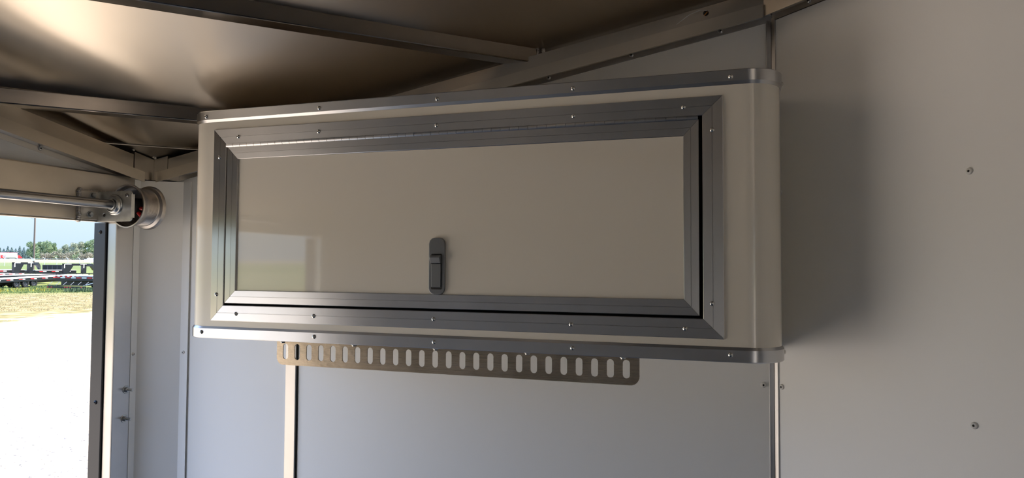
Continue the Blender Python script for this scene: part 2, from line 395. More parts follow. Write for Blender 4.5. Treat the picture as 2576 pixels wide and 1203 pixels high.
def flat_obj(name, outer, holes, thick, y, m, parent, bevel=0, along='y', smooth=False):
    me = curve2d_mesh(outer, holes, thick)
    bm = bmesh.new(); bm.from_mesh(me); bmesh.ops.remove_doubles(bm, verts=bm.verts, dist=1e-5)
    for v in bm.verts:
        a, b, c = v.co
        v.co = Vector((a, y + c, b)) if along == 'y' else Vector((y + c, a, b))
    bmesh.ops.recalc_face_normals(bm, faces=bm.faces); bm.to_mesh(me); bm.free(); me.materials.clear(); me.materials.append(m)
    me.name = name; o = bpy.data.objects.new(name, me); C.objects.link(o)
    if bevel:
        bv = o.modifiers.new('bevel', 'BEVEL'); bv.width = bevel; bv.segments = 2; bv.limit_method = 'ANGLE'; bv.angle_limit = math.radians(50)
    if parent: o.parent = parent; o.matrix_parent_inverse = Matrix.Translation(-parent.location)
    return o
circ = lambda cx, cz, r, n=20: [(cx + r * math.cos(2 * PI * k / n), cz + r * math.sin(2 * PI * k / n)) for k in range(n)]
mb_ = MB().box(-1.75, -1.7435, 1.444, 1.502, E + .121, E + .203).build('mounting_bracket', TUBE, cs, bevel=.0015)
wd = MB()
for k in range(16):
    t = k / 15; wd.lathe((-1.746, 1.441 + random.uniform(-.002, .002), E + .118 + .088 * t), (1, 0, 0), [(-.005, .006), (0, .0055), (.004, .004), (.006, 0)], 8)
for k in range(26):
    t = k / 25; wd.lathe((-1.7485, 1.446 + .12 * t, E + .2045 + random.uniform(-.0015, .002)), (1, 0, 0), [(-.003, .004), (.001, .0036), (.003, 0)], 8)
wd.build('weld', WELD, cs, smooth=True)
for y, z in ((1.481, .199 - .007), (1.474, .137)):
    b_ = MB(); p = Vector((-1.7435, y, E + z))
    b_.lathe(p, (1, 0, 0), [(0, .0095), (.001, .0095), (.0018, .0088), (.0018, .007)], 20); b_.lathe(p, (1, 0, 0), [(.0015, .0072), (.006, .0072), (.0072, .006), (.0075, 0)], 6)
    b_.build('bolt', ZINC, cs, smooth=True)
bp_ = flat_obj('bearing_plate', rrect(-1.755, -1.621, E + .117, E + .204, .009), [circ(-1.722, E + .1365, .0055)], .004, 1.502, ZINC, cs, .0008)
MB().box(-1.6225, -1.6205, 1.4985, 1.510, E + .127, E + .194).build('plate_flange', ZINC, bp_)
MB().lathe((-1.637, 1.500, E + .191), (0, -1, 0), [(0, .0050), (.003, .0050), (.004, .003), (.004, 0)], 14).build('bolt', STEEL, cs, smooth=True)
MB().lathe((SX, 1.500, SZ), (0, -1, 0), [(0, .0295), (.003, .0295), (.0045, .028), (.005, .025), (.009, .0235), (.011, .0225), (.012, .021), (.012, .0195), (.009, .0185), (.009, .0165), (.015, .016), (.0155, .0145), (.0155, .0129)], 36).build('bearing', ZINC, cs, smooth=True)
prof = [(1.540, .0605), (1.540, .0640), (1.545, .0645), (1.549, .0585), (1.551, .0540)]
y = 1.553
while y < 1.603: prof += [(y, .0535), (y + .0012, .0555), (y + .0024, .0560), (y + .0036, .0545)]; y += .0042
prof += [(1.606, .0555), (1.610, .0630), (1.616, .0660), (1.620, .0660), (1.621, .055), (1.621, .0135), (1.595, .0135), (1.595, .048), (1.588, .0535), (1.546, .0575), (1.540, .0605)]
dr = MB().lathe((SX, 0, SZ), (0, 1, 0), prof, 56).build('cable_drum', DRUM, cs, smooth=True)
MB().lathe((SX, 0, SZ), (0, 1, 0), [(1.596, .026), (1.556, .025), (1.554, .023), (1.554, .013)], 28).build('hub', DARK, dr, smooth=True)
for a in (-.75, -.2):
    c = Vector((SX + .034 * math.cos(a) * .9, 1.566, SZ + .034 * math.sin(a)))
    MB().lathe(c, (math.cos(a), 0, math.sin(a)), [(-.012, .0055), (.006, .0055), (.008, .004), (.008, 0)], 8).build('set_screw', RED, dr)

# ------------------------------------------------------------ wall cabinet
FY = 1.4345; XL, XR = -1.371, .090; ZB, ZT = E - .189, E + .392; RC = .070
cab = thing('wall_cabinet', 'long white overhead cabinet with rounded ends and aluminium framed flap door', 'cabinet', ((XL + XR) / 2, FY, ZB))
def plan(off=0.0, n=30):
    pts = [(XL - off, WY - .002)]
    for k in range(n + 1):
        a = PI + PI / 2 * k / n; pts.append((XL + RC + (RC + off) * math.cos(a), FY + RC + (RC + off) * math.sin(a)))
    for k in range(n + 1):
        a = -PI / 2 + PI / 2 * k / n; pts.append((XR - RC + (RC + off) * math.cos(a), FY + RC + (RC + off) * math.sin(a)))
    pts.append((XR + off, WY - .002)); return pts
FXL, FXR, FZB, FZT = -1.278, -.021, E - .147, E + .344
IXL, IXR, IZB, IZT = -1.238, -.0615, E - .107, E + .305
bt = MB(); P0 = plan()
half = len(P0) // 2
def strip(pts, z0, z1):
    for a, b in zip(pts, pts[1:]): bt.quad((a[0], a[1], z0), (b[0], b[1], z0), (b[0], b[1], z1), (a[0], a[1], z1))
L = P0[:half]; Rr = P0[half:]
strip(L, ZB, ZT); strip(Rr, ZB, ZT)
xl, xr = L[-1][0], Rr[0][0]
for (a, b, c, d) in ((xl, IXL, ZB, ZT), (IXR, xr, ZB, ZT), (IXL, IXR, ZB, IZB), (IXL, IXR, IZT, ZT)):
    bt.quad((a, FY, c), (b, FY, c), (b, FY, d), (a, FY, d))
bt.quad(*[(x, y, ZB) for x, y in P0]); bt.quad(*[(x, y, ZT) for x, y in P0])
body = bt.build('body', BODYM, cab, smooth=True)
MB().box(IXL - .01, IXR + .01, FY + .03, FY + .034, IZB - .01, IZT + .01).build('door_gap_shade', DARK, cab)  # dark sheet added behind the door so its gaps look shaded
bt = MB()
for (a, b, c, d) in ((IXL - .003, IXL, IZB, IZT), (IXR, IXR + .003, IZB, IZT), (IXL, IXR, IZB - .003, IZB), (IXL, IXR, IZT, IZT + .003)): bt.box(a, b, FY, FY + .03, c, d)
bt.build('gasket', BLACK, cab)
def edge_strip(name, prof, m):
    # sweep of (offset, z) along the plan
    rings = [[(x, y, z) for (x, y), (_, z) in zip([plan(o)[i] for o, _ in prof], prof)] for i in range(len(P0))]
    return MB().loft(rings).build(name, m, cab, smooth=True, ang=15)
edge_strip('top_edge_strip', [(-.002, ZT + .003), (.003, ZT + .003), (.0045, ZT + .0015), (.0045, ZT - .0205), (.0010, ZT - .027), (-.002, ZT - .027)], ALU)
edge_strip('bottom_edge_strip', [(-.002, ZB - .003), (.003, ZB - .003), (.0045, ZB - .0015), (.0045, ZB + .0215), (.0010, ZB + .027), (-.002, ZB + .027)], ALU)
def mitre(name, o1, o2, i2, i1, y, m, parent, prof):
    rings = []
    for (o_, i_) in ((o1, i1), (o2, i2)):
        o_, i_ = Vector(o_), Vector(i_)
        rings.append([Vector((o_.x + (i_.x - o_.x) * t, y - h, o_.y + (i_.y - o_.y) * t)) for t, h in prof])
    return MB().loft(rings).build(name, m, parent, bevel=0)
FP = [(0, 0), (0, .0030), (.03, .0042), (.50, .0046), (.515, .0036), (.53, .0036), (.545, .0050), (.97, .0050), (1, .0038), (1, 0)]
G = .0004
def frame(nm, x0, x1, z0, z1, a0, a1, b0, b1, y, parent, prof):
    T = mitre(nm, (x0 + G, z1), (x1 - G, z1), (a1 - G, b1), (a0 + G, b1), y, ALU, parent, prof)
    B = mitre(nm, (x0 + G, z0), (x1 - G, z0), (a1 - G, b0), (a0 + G, b0), y, ALU, parent, prof)
    Lf = mitre(nm, (x0, z0 + G), (x0, z1 - G), (a0, b1 - G), (a0, b0 + G), y, ALUV, parent, prof)
    Rt = mitre(nm, (x1, z0 + G), (x1, z1 - G), (a1, b1 - G), (a1, b0 + G), y, ALUV, parent, prof)
frame('frame_rail', FXL, FXR, FZB, FZT, IXL, IXR, IZB, IZT, FY, cab, FP)
DXL, DXR, DZB, DZT = -1.2345, -.0685, E - .1015, E + .2975
PXL, PXR, PZB, PZT = -1.201, -.099, E - .069, E + .265
door = MB().box(DXL + .001, DXR - .001, FY - .001, FY + .024, DZB + .001, DZT - .001).build('door', GLOSS, cab)
frame('door_rail', DXL, DXR, DZB, DZT, PXL, PXR, PZB, PZT, FY - .001, door, FP)
# piano hinge
hz = (IZT + DZT) / 2 - .0003; bt = MB(); nk = 55; hx0, hx1 = IXL + .001, -.0695; pk = (hx1 - hx0) / nk
for k in range(nk):
    a = hx0 + k * pk; bt.lathe((a + .0004, FY - .0035, hz), (1, 0, 0), [(0, .0022), (0, .0048), (pk - .0008, .0048), (pk - .0008, .0022)], 16)
bt.lathe((hx0, FY - .0035, hz), (1, 0, 0), [(0, 0), (0, .0024), (hx1 - hx0, .0024), (hx1 - hx0, 0)], 10)
bt.build('piano_hinge', ALU, cab, smooth=True)
fy = FY - .0045
scr = [(-1.220, .327, 0), (-.965, .328, 0), (-.642, .327, 0), (-.325, .326, 0), (-.106, .325, 0),
       (-1.260, .275, 0), (-1.260, -.088, 0), (-.045, .284, 0), (-.045, -.085, 0),
       (-1.222, -.128, 0), (-.986, -.128, 0), (-.652, -.129, 0), (-.330, -.127, 0), (-.103, -.124, 0)]
import_scr = []
def px_on(u, v, y):   # used only to compute screw spots on the cabinet face from their spacing
    q = fwd + r2 * ((u - 1288) / 1720) - u2 * ((v - 601.5) / 1720); return q * (y / q.y)
SPX = [(600, 344), (802, 331), (1098, 315), (1443, 292), (1720, 270), (553, 396), (545, 741), (1792, 327), (1791, 764), (593, 790), (789, 795), (1091, 803), (1437, 817), (1723, 827)]
scr = [tuple(round(c, 3) for c in (px_on(u, v, 1.43).x, px_on(u, v, 1.43).z)) for u, v in SPX]
for x, z in scr: pan_screw((x, fy, E + z), (0, -1, 0), cab)
for u, v in ((803, 272), (1100, 254), (1442, 229), (1838, 192)): p = px_on(u, v, 1.43); pan_screw((p.x, FY - .0045, ZT - .012), (0, -1, 0), cab)
for u, v in ((790, 845), (1092, 855), (1440, 873), (1838, 893)): p = px_on(u, v, 1.43); pan_screw((p.x, FY - .0045, ZB + .012), (0, -1, 0), cab)
for z in (ZT - .012, ZB + .012):
    pan_screw((XL + RC - .003, FY - .0045, z), (-.05, -1, 0), cab); pan_screw((XR + .0045, FY + RC + .015, z), (1, 0, 0), cab)
    pan_screw((XL - .0045, FY + RC + .03, z), (-1, 0, 0), cab)
# latch
LX = -.6455; lt = flat_obj('latch', rrect(LX - .0195, LX + .0195, E - .0690, E + .0600, .0135, 3), [], .007, FY - .0045, LATCH, cab, .0022)
flat_obj('latch_recess_shade', rrect(LX - .0130, LX + .0130, E - .0575, E + .0235, .002, 2), [], .0012, FY - .0082, DARK, lt)  # dark sheet on the latch face stands in for its shaded recess
MB().loft([[(LX - .0115, FY - .0085, E - .0535), (LX + .0115, FY - .0085, E - .0535), (LX + .0115, FY - .0115, E - .0515), (LX - .0115, FY - .0115, E - .0515)],
           [(LX - .0115, FY - .0085, E + .0010), (LX + .0115, FY - .0085, E + .0010), (LX + .0115, FY - .0125, E + .0010), (LX - .0115, FY - .0125, E + .0010)]]).build('latch_lever', LATCH, lt, bevel=.0008)
MB().prism([(LX - .0125, FY - .0090, E + .0015), (LX - .0125, FY - .0160, E + .0020), (LX - .0125, FY - .0200, E + .0150), (LX - .0125, FY - .0170, E + .0200), (LX - .0125, FY - .0090, E + .0210)], (.0250, 0, 0)).build('thumb_tab', LATCH, lt, bevel=.0008)

# ------------------------------------------------------------ slotted rack under the cabinet
sr = thing('slotted_rack', 'slotted dark aluminium hanging plate bolted beneath the white overhead cabinet', 'rack', (-.64, 1.46, E - .253))
holes = []
for i in range(26):
    cx = -1.0695 + .03398 * i; w2 = .0077; pts = []
    for (cz, a0) in ((E - .208, 0), (E - .232, 180)):
        for k in range(9):
            a = math.radians(a0 + 180 * k / 8); pts.append((cx + w2 * math.cos(a), cz + w2 * math.sin(a)))
    holes.append(pts)
flat_obj('slotted_plate', rrect(-1.095, -.1925, E - .2535, E - .1935, .019, 8, (0, 0, 1, 1)), holes, .003, 1.460, PLATE, sr)
MB().box(-1.095, -.1925, 1.4585, 1.495, E - .1945, E - .1915).build('mounting_flange', PLATE, sr)
for x in (-1.07, -.868, -.655, -.435, -.225):
    MB().lathe((x, 1.448, E - .192), (0, 0, -1), [(0, .008), (.0022, .008), (.003, .006), (.0055, .0055), (.006, 0)], 12).build('bolt', ZINC, sr, smooth=True)

# loose wires at the rail
o = MB().lathe((-.062, WY - .0503, roofz(-.062, WY) - .040), (0, -1, 0), [(0, .0065), (.0006, .0065), (.0006, 0)], 20).build('wire_hole', DARK, t_a)
def tube_path(pts, r, n=8):
    bt = MB(); rings = []
    for i, p in enumerate(pts):
        p = Vector(p); d = (Vector(pts[min(i + 1, len(pts) - 1)]) - Vector(pts[max(i - 1, 0)])).normalized()
        t = Vector((0, 0, 1)) if abs(d.z) < .9 else Vector((1, 0, 0)); a = d.cross(t).normalized(); b = d.cross(a)
        rings.append([p + (a * math.cos(2 * PI * k / n) + b * math.sin(2 * PI * k / n)) * r for k in range(n)])
    return bt.loft(rings)
zr = roofz(-.062, WY) - .040
w_ = tube_path([(-.058, WY - .049, zr + .004), (-.06, WY - .054, zr), (-.066, WY - .053, zr - .006)], .0009).build('orange_wire', ORANGE); tag(w_, 'short orange wire poking out of the small hole in the wall rail', 'wire')
w_ = tube_path([(-.060, WY - .052, zr + .005), (-.075, WY - .056, zr + .007), (-.10, WY - .058, zr - .002), (-.13, WY - .057, zr - .022)], .0007).build('grey_wire', ZINC); tag(w_, 'thin grey wire trailing along the ceiling rail left of the hole', 'wire')
# ------------------------------------------------------------ the yard seen through the hatch
GZ = -0.60
def gz(d): return GZ if d < 85 else GZ + 3.85 * (min(d, 400) - 85) / 315
def pol(b, d): a = math.radians(b); return Vector((-d * math.sin(a), d * math.cos(a), 0))   # bearing left of +y, distance
def at(b, d, z=0.0): p = pol(b, d); p.z = gz(d) + z; return p
def bu(u): return 18.06 + math.degrees(math.atan((1288 - u) / 1720))
EDGE0, EDGE1 = pol(54.9, 33.6), pol(49.2, 38.5)
en = Vector((EDGE1.y - EDGE0.y, -(EDGE1.x - EDGE0.x), 0)).normalized()
if en.dot(EDGE0) < 0: en = -en
e0 = en.dot(EDGE0)
gm = bpy.data.materials.new('yard_ground'); gm.use_nodes = True; n = gm.node_tree; b = n.nodes['Principled BSDF']; b.inputs['Roughness'].default_value = .95; b.inputs['Specular IOR Level'].default_value = .1
geo = n.nodes.new('ShaderNodeNewGeometry'); dt = n.nodes.new('ShaderNodeVectorMath'); dt.operation = 'DOT_PRODUCT'; dt.inputs[1].default_value = en
n.links.new(geo.outputs['Position'], dt.inputs[0])
def nz(scale, det=5, vec=None, stretch=None):
    t = n.nodes.new('ShaderNodeTexNoise'); t.inputs['Scale'].default_value = scale; t.inputs['Detail'].default_value = det
    if stretch:
        mp = n.nodes.new('ShaderNodeMapping'); mp.inputs['Scale'].default_value = stretch; n.links.new(geo.outputs['Position'], mp.inputs['Vector']); n.links.new(mp.outputs[0], t.inputs['Vector'])
    else: n.links.new(geo.outputs['Position'], t.inputs['Vector'])
    return t
def math_(op, a, b_=None, v=None):
    m_ = n.nodes.new('ShaderNodeMath'); m_.operation = op; n.links.new(a, m_.inputs[0])
    if b_ is not None: n.links.new(b_, m_.inputs[1])
    elif v is not None: m_.inputs[1].default_value = v
    return m_.outputs[0]
ln = n.nodes.new('ShaderNodeVectorMath'); ln.operation = 'LENGTH'; n.links.new(geo.outputs['Position'], ln.inputs[0])
warp = math_('MULTIPLY', math_('SUBTRACT', nz(.9, 8).outputs['Fac'], v=.5), v=9.0)
dd = math_('ADD', dt.outputs['Value'], warp)
def ramp(src, stops, interp='LINEAR'):
    r = n.nodes.new('ShaderNodeValToRGB'); r.color_ramp.interpolation = interp; el = r.color_ramp.elements
    for i, (p, c) in enumerate(stops):
        q = el[i] if i < 2 else el.new(p)
        q.position = p; q.color = (*c, 1)
    n.links.new(src, r.inputs[0]); return r.outputs[0]
def mix(f, a, b_):
    m_ = n.nodes.new('ShaderNodeMix'); m_.data_type = 'RGBA'; n.links.new(f, m_.inputs[0]); n.links.new(a, m_.inputs[6]); n.links.new(b_, m_.inputs[7]); return m_.outputs[2]
gravel = mix(ramp(nz(26, 8).outputs['Fac'], [(.38, (0, 0, 0)), (.58, (1, 1, 1))]), ramp(nz(1.2, 6).outputs['Fac'], [(.3, (.50, .405, .295)), (.7, (.58, .48, .36))]), ramp(nz(45, 3).outputs['Fac'], [(.38, (.11, .095, .075)), (.6, (.48, .42, .34))]))
dry = ramp(nz(1.4, 10).outputs['Fac'], [(.36, (.10, .09, .035)), (.50, (.17, .135, .06)), (.62, (.24, .18, .10))])
green = ramp(nz(1.1, 10).outputs['Fac'], [(.36, (.05, .07, .015)), (.5, (.11, .13, .035)), (.64, (.19, .18, .08))])
z1 = math_('MULTIPLY', math_('SUBTRACT', dd, v=e0 - .6), v=1 / 1.2)
g1 = ramp(z1, [(0, (0, 0, 0)), (1, (1, 1, 1))])
z2 = math_('MULTIPLY', math_('SUBTRACT', math_('ADD', ln.outputs['Value'], warp), v=56), v=1 / 12)
g2 = ramp(z2, [(0, (0, 0, 0)), (1, (1, 1, 1))])
far = math_('MULTIPLY', math_('SUBTRACT', ln.outputs['Value'], v=100), v=1 / 300)
fr = ramp(far, [(0, (.14, .145, .06)), (.10, (.11, .13, .04)), (.25, (.085, .11, .035)), (.50, (.10, .12, .045)), (.57, (.17, .15, .10)), (.92, (.19, .165, .12)), (1.0, (.15, .14, .08))])
g3 = ramp(math_('MULTIPLY', math_('SUBTRACT', ln.outputs['Value'], v=90), v=1 / 15), [(0, (0, 0, 0)), (1, (1, 1, 1))])
n.links.new(mix(g3, mix(g2, mix(g1, gravel, dry), green), fr), b.inputs['Base Color'])
bt = MB(); ds = [0, 3, 6, 10, 15, 22, 30, 45, 60, 85, 120, 170, 250, 330, 400, 520, 700, 1500]
rings = [[at(360 * j / 48, d, 0) for j in range(48)] for d in ds[1:]]
bt.loft(rings, True, False); c0 = len(bt.v); bt.v.append(at(0, 0))
for j in range(48): bt.f.append([c0, j, (j + 1) % 48])
struct(bt.build('ground', gm))

OM = {}
def om(name, col, rough=.6, metal=0): 
    if name not in OM: OM[name] = mat(name, col, rough, metal)
    return OM[name]
BLK = om('black_trailer_paint', (.005, .005, .006), .4); DECK = om('grey_deck_boards', (.56, .52, .50), .7); RTAPE = om('red_tape', (.55, .03, .03), .5); WTAPE = om('white_tape', (.85, .85, .85), .5)
TIRE = om('tyre_rubber', (.007, .0075, .009), .85); RIM = om('dark_rim', (.02, .022, .026), .5, .2); WOOD = om('weathered_wood', (.13, .095, .075), .85); GALV = om('galvanised_steel', (.55, .56, .57), .5, .3)
def frame_of(p, q):   # local frame: x along p->q, y to the left, z up
    d = (q - p); d.z = 0; d.normalize(); return d, Vector((-d.y, d.x, 0))
def wheel(parent, c, ax, r=.38, w_=.22):
    o = MB().lathe(c - ax * w_ / 2, ax, [(0, r * .6), (0, r * .92), (.03, r), (w_ - .03, r), (w_, r * .92), (w_, r * .6), (w_ * .5, r * .55)], 24).build('wheel', TIRE, parent, smooth=True)
    MB().lathe(c - ax * w_ * .42, ax, [(w_ * .1, r * .6), (w_ * .02, r * .55), (w_ * .2, r * .3), (w_ * .1, r * .15), (w_ * .1, .0)], 16).build('rim', RIM, o, smooth=True)
def flatbed(label, P, Q, wid, dz, th=.30, wheels=None, tape=True, rise=0.0, name='flatbed_trailer', cat='trailer', group=None):
    # P,Q = ends of the near side edge of the deck at ground level, deck top dz above it, body on the far side
    d, l = frame_of(P, Q); 
    if l.dot(P) < 0: l = -l              # pointing away from the viewer
    o = thing(name, label, cat, tuple((P + Q) / 2), group); L_ = (Q - P); L_.z = rise
    z0 = Vector((0, 0, dz))
    MB().obox(P + z0 - Vector((0, 0, .05)) + l * .04, L_, l * (wid - .08), (0, 0, .05)).build('deck', DECK, o)
    bt = MB(); bt.obox(P + z0 - Vector((0, 0, th)), L_, l * .10, (0, 0, th - .012)); bt.obox(P + z0 - Vector((0, 0, th)) + l * (wid - .1), L_, l * .10, (0, 0, th - .012))
    bt.obox(P + z0 - Vector((0, 0, th)), d * .1, l * wid, (0, 0, th - .012)); bt.obox(Q + z0 - Vector((0, 0, th)) - d * .1 + Vector((0, 0, rise)), d * .1, l * wid, (0, 0, th - .012))
    for f in (.3, .7): bt.obox(P + z0 - Vector((0, 0, th + .25)) + l * wid * f, L_ * .92, l * .12, (0, 0, .27))
    bt.build('chassis', BLK, o)
    if tape:
        n_ = int(L_.length / 1.25)
        for k in range(n_):
            c = P + L_ * ((k + .35) / n_) + z0 - Vector((0, 0, .13)) - l * .006
            MB().obox(c, d * .42, l * .008, (0, 0, .075)).build('red_tape', RTAPE, o)
            MB().obox(c + d * .43, d * .30, l * .008, (0, 0, .075)).build('white_tape', WTAPE, o)
    if wheels:
        for f in wheels:
            c = P + d * f + Vector((0, 0, .38)) + l * .14; wheel(o, c, l); wheel(o, c + l * (wid - .3), l)
    return o, d, l
PA, QA = at(bu(-25), 74.3), at(bu(226), 84.0)
tA, dA, lA = flatbed('nearest black flatbed trailer with three axles and pale deck boards', PA, QA, 2.6, .78, wheels=[3.1, 4.12, 5.14], rise=.30)
# low ramp end at the left of the nearest flatbed
MB().obox(PA + dA * .0 + Vector((0, 0, .45)), -dA * 2.6 + Vector((0, 0, -.35)), lA * 2.5, (0, 0, .16)).build('ramp', BLK, tA)
for i, (off, lab, zz_) in enumerate(((5.2, 'long pale decked flatbed parked directly behind the nearest three axle trailer', .92), (9.6, 'pale decked flatbed reaching to the right behind two others', 1.0))):
    a, b_ = PA + lA * off + dA * (-1 + 1 * i), QA + lA * off + dA * (2 + 1 * i); a.z = b_.z = gz(80)
    flatbed(lab, a, b_, 2.6, zz_, wheels=[5, 5.9] if i else None, tape=bool(i), rise=.15)
# rear-on flatbed at the right, with folded ramps
PB, QB = at(bu(141), 70.5), at(bu(258), 67.0)
dB, lB = frame_of(PB, QB)
if lB.dot(PB) < 0: lB = -lB
tB = thing('flatbed_trailer', 'black flatbed seen from behind with red and white striped bumper and folded ramps', 'trailer', tuple(PB))
WB = (QB - PB); WB.z = 0
dz = Vector((0, 0, 1.15))
MB().obox(PB + dz, WB, lB * 11, (0, 0, .05)).build('deck', DECK, tB)
MB().obox(PB + dz - Vector((0, 0, .36)), WB, lB * .2, (0, 0, .35)).obox(PB + dz - Vector((0, 0, .8)) + lB * .6, WB, lB * 10, (0, 0, .5)).build('chassis', BLK, tB)
for row, zt in ((0, .03), (1, -.10)):
    for k in range(8):
        MB().obox(PB + dz + Vector((0, 0, zt - .06)) - lB * .012 * (row + 1) + WB * (k + .04) / 8 * (.42 if row == 0 else .92), WB * (.9 / 8) * (.42 if row == 0 else .92), lB * .01, (0, 0, .085)).build('red_tape' if k % 2 == 0 else 'white_tape', RTAPE if k % 2 == 0 else WTAPE, tB)
bt = MB()
bt.bar(PB + Vector((0, 0, .42)) - lB * .7, QB + Vector((0, 0, .42)) - lB * .7 - dB * .9, .07, .07)
bt.bar(PB + Vector((0, 0, .26)) - lB * .7, QB + Vector((0, 0, .26)) - lB * .7 - dB * .9, .10, .16)
bt.build('bumper_bar', BLK, tB)
for k in range(6):
    p = PB + WB * (.02 + k * .155) + Vector((0, 0, .40)) - lB * .72; MB().bar(p, p + dB * .10 + lB * .30 + Vector((0, 0, .30)), .03, .03).build('ramp_bar', om('dull_steel', (.22, .22, .23), .5), tB)
for k in (0, .1, .46, .52, .6, .9): MB().obox(PB + WB * k * .8 + Vector((0, 0, .22)) - lB * .76, dB * .16, lB * .01, (0, 0, .08)).build('tail_light', RTAPE, tB)
MB().bar(PB + WB * .78 + Vector((0, 0, .40)) - lB * .72, QB + Vector((0, 0, .75)) - lB * .3, .09, .06).build('side_bar', GALV, tB)
for f in (3.2, 4.1):
    for s_ in (.2, .85): wheel(tB, PB + WB * s_ + lB * f + Vector((0, 0, .38)), dB)
# gooseneck trailers
def gooseneck(label, u0, u1, d, ztop, zbot, deck=True):
    P, Q = at(bu(u0), d), at(bu(u1), d + 1.2); g, l = frame_of(P, Q)
    if l.dot(P) < 0: l = -l
    o = thing('gooseneck_trailer', label, 'trailer', (P.x, P.y, gz(d)))
    W = Q - P; W.z = 0; Z = Vector((0, 0, 1)); base = Vector((P.x, P.y, E)); pw = .30
    MB().obox(base + Z * zbot, g * pw, l * .35, Z * (ztop - zbot)).build('upright', BLK, o)
    MB().obox(base + Z * zbot + W - g * pw * 1.3, g * pw * 1.3, l * .45, Z * (ztop - zbot)).build('upright', BLK, o)
    MB().obox(base + Z * (ztop - .24), W, l * .35, Z * .24).build('cross_beam', BLK, o)
    MB().prism([base + Z * (ztop - .24) + g * pw, base + Z * (ztop - .24) + g * (pw + .75), base + Z * (zbot + .1) + g * (pw + .28), base + Z * zbot + g * pw], l * .2).build('gusset', BLK, o)
    hd = g * .95 + l * .45
    tp = base + W + Z * ztop
    MB().prism([tp - g * .35, tp + hd, tp + hd * 1.35 - Z * .38, tp + hd * 1.4 - Z * .82, tp + hd * 1.25 - Z * .80, tp + hd * .75 - Z * .33, tp - g * .35 - Z * .33], l * .35).build('neck', BLK, o)
    MB().bar(tp + hd * 1.32 - Z * .6, tp + hd * 1.32 - Z * 1.25, .12, .12).build('coupler', GALV, o)
    for (f0, f1) in ((.03, .33), (.72, 1.0)): MB().obox(base + W * f0 + Z * (ztop - .10) - l * .008, W * (f1 - f0), l * .01, Z * .07).build('white_tape', WTAPE, o)
    for f in (.01, .86): MB().obox(base + W * f + Z * (ztop - .52) - l * .010, g * .10, l * .01, Z * .42).build('white_tape', WTAPE, o)
    bt = MB(); bt.bar(base + Z * (zbot + .02) - g * 1.1 - l * .2, base + Z * (zbot + .02) + W * 1.35 - l * .2, .1, .1); bt.bar(base + Z * (zbot - .18) - g * .3 - l * .2, base + Z * (zbot - .18) + W * 1.35 - l * .2, .06, .06)
    for k in range(7): p = base + Z * (zbot + .02) - g * .8 - l * .2 + (W * 1.35 + g * .8) * k / 6; bt.bar(p, p - Z * .28 + g * .05, .05, .05)
    bt.build('front_rail', BLK, o)
    DL = 8.0; dp = base + Z * (zbot + .35) + l * 1.5 - g * 2.2
    MB().obox(dp + Z * .0, g * DL * .55, l * 2.4, Z * .06).build('deck', DECK, o)
    MB().obox(dp - Z * .35, g * DL * .55, l * 2.4, Z * .34).build('chassis', BLK, o)
    for k in range(3):
        MB().obox(dp - Z * .14 + g * (.4 + 1.3 * k) - l * .006, g * .40, l * .008, Z * .08).build('red_tape', RTAPE, o); MB().obox(dp - Z * .14 + g * (.8 + 1.3 * k) - l * .006, g * .35, l * .008, Z * .08).build('white_tape', WTAPE, o)
    MB().bar(dp - Z * .3 + l * 1.2 + g * .3, Vector((dp.x, dp.y, gz(d))) + l * 1.2 + g * .3, .12, .12).build('jack_leg', BLK, o)
    MB().bar(base + Z * zbot + g * .15 + l * .2, Vector((base.x, base.y, gz(d))) + g * .15 + l * .2, .14, .14).build('jack_leg', BLK, o)
    MB().bar(base + W + Z * zbot - g * .2 + l * .2, Vector((base.x + W.x, base.y + W.y, gz(d))) - g * .2 + l * .2, .14, .14).build('jack_leg', BLK, o)
    return o
gooseneck('black gooseneck trailer hitch frame beside the wooden utility pole', 37, 85, 92, -.02, -1.25)
gooseneck('black gooseneck trailer hitch frame to the right, before the pale deck end', 162, 219, 93, -.14, -1.30)
# dump trailer box between them
P, Q = at(bu(108), 101), at(bu(170), 101); g, l = frame_of(P, Q)
if l.dot(P) < 0: l = -l
o = thing('dump_trailer', 'black high-sided dump trailer between the two gooseneck frames', 'trailer', tuple(P)); W = Q - P
MB().obox(P + Vector((0, 0, .55)), W, l * 2.2, (0, 0, 1.25)).build('box', BLK, o)
bt = MB()
for k in range(6): bt.obox(P + W * k / 5.2 + Vector((0, 0, .6)) - l * .06, g * .08, l * .06, (0, 0, 1.15))
bt.obox(P + Vector((0, 0, 1.75)) - l * .08, W, l * .1, (0, 0, .08)); bt.build('rib', om('dark_grey_steel', (.04, .04, .045), .4), o)
for f in (.3, .55): wheel(o, P + W * f + Vector((0, 0, .38)), l)
P, Q = at(bu(4), 100), at(bu(40), 100); W = Q - P
o = thing('utility_trailer', 'black low sided utility trailer at the far left behind the flatbeds', 'trailer', tuple(P))
MB().obox(P + Vector((0, 0, .95)), W, l * 2.2, (0, 0, .35)).build('side', BLK, o); MB().obox(P + Vector((0, 0, .45)), W, l * 2.2, (0, 0, .3)).build('chassis', BLK, o); MB().obox(P + Vector((0, 0, .76)) - l * .02, W, l * 2.2, (0, 0, .10)).build('deck', DECK, o)
for f in (.1, .5, .85): MB().obox(P + Vector((0, 0, .60)) - l * .02 + W * f, W * .12, l * .01, (0, 0, .08)).build('red_tape', RTAPE, o)
for f in (.2, .7): wheel(o, P + W * f + Vector((0, 0, .38)) - l * .1, l, .40)
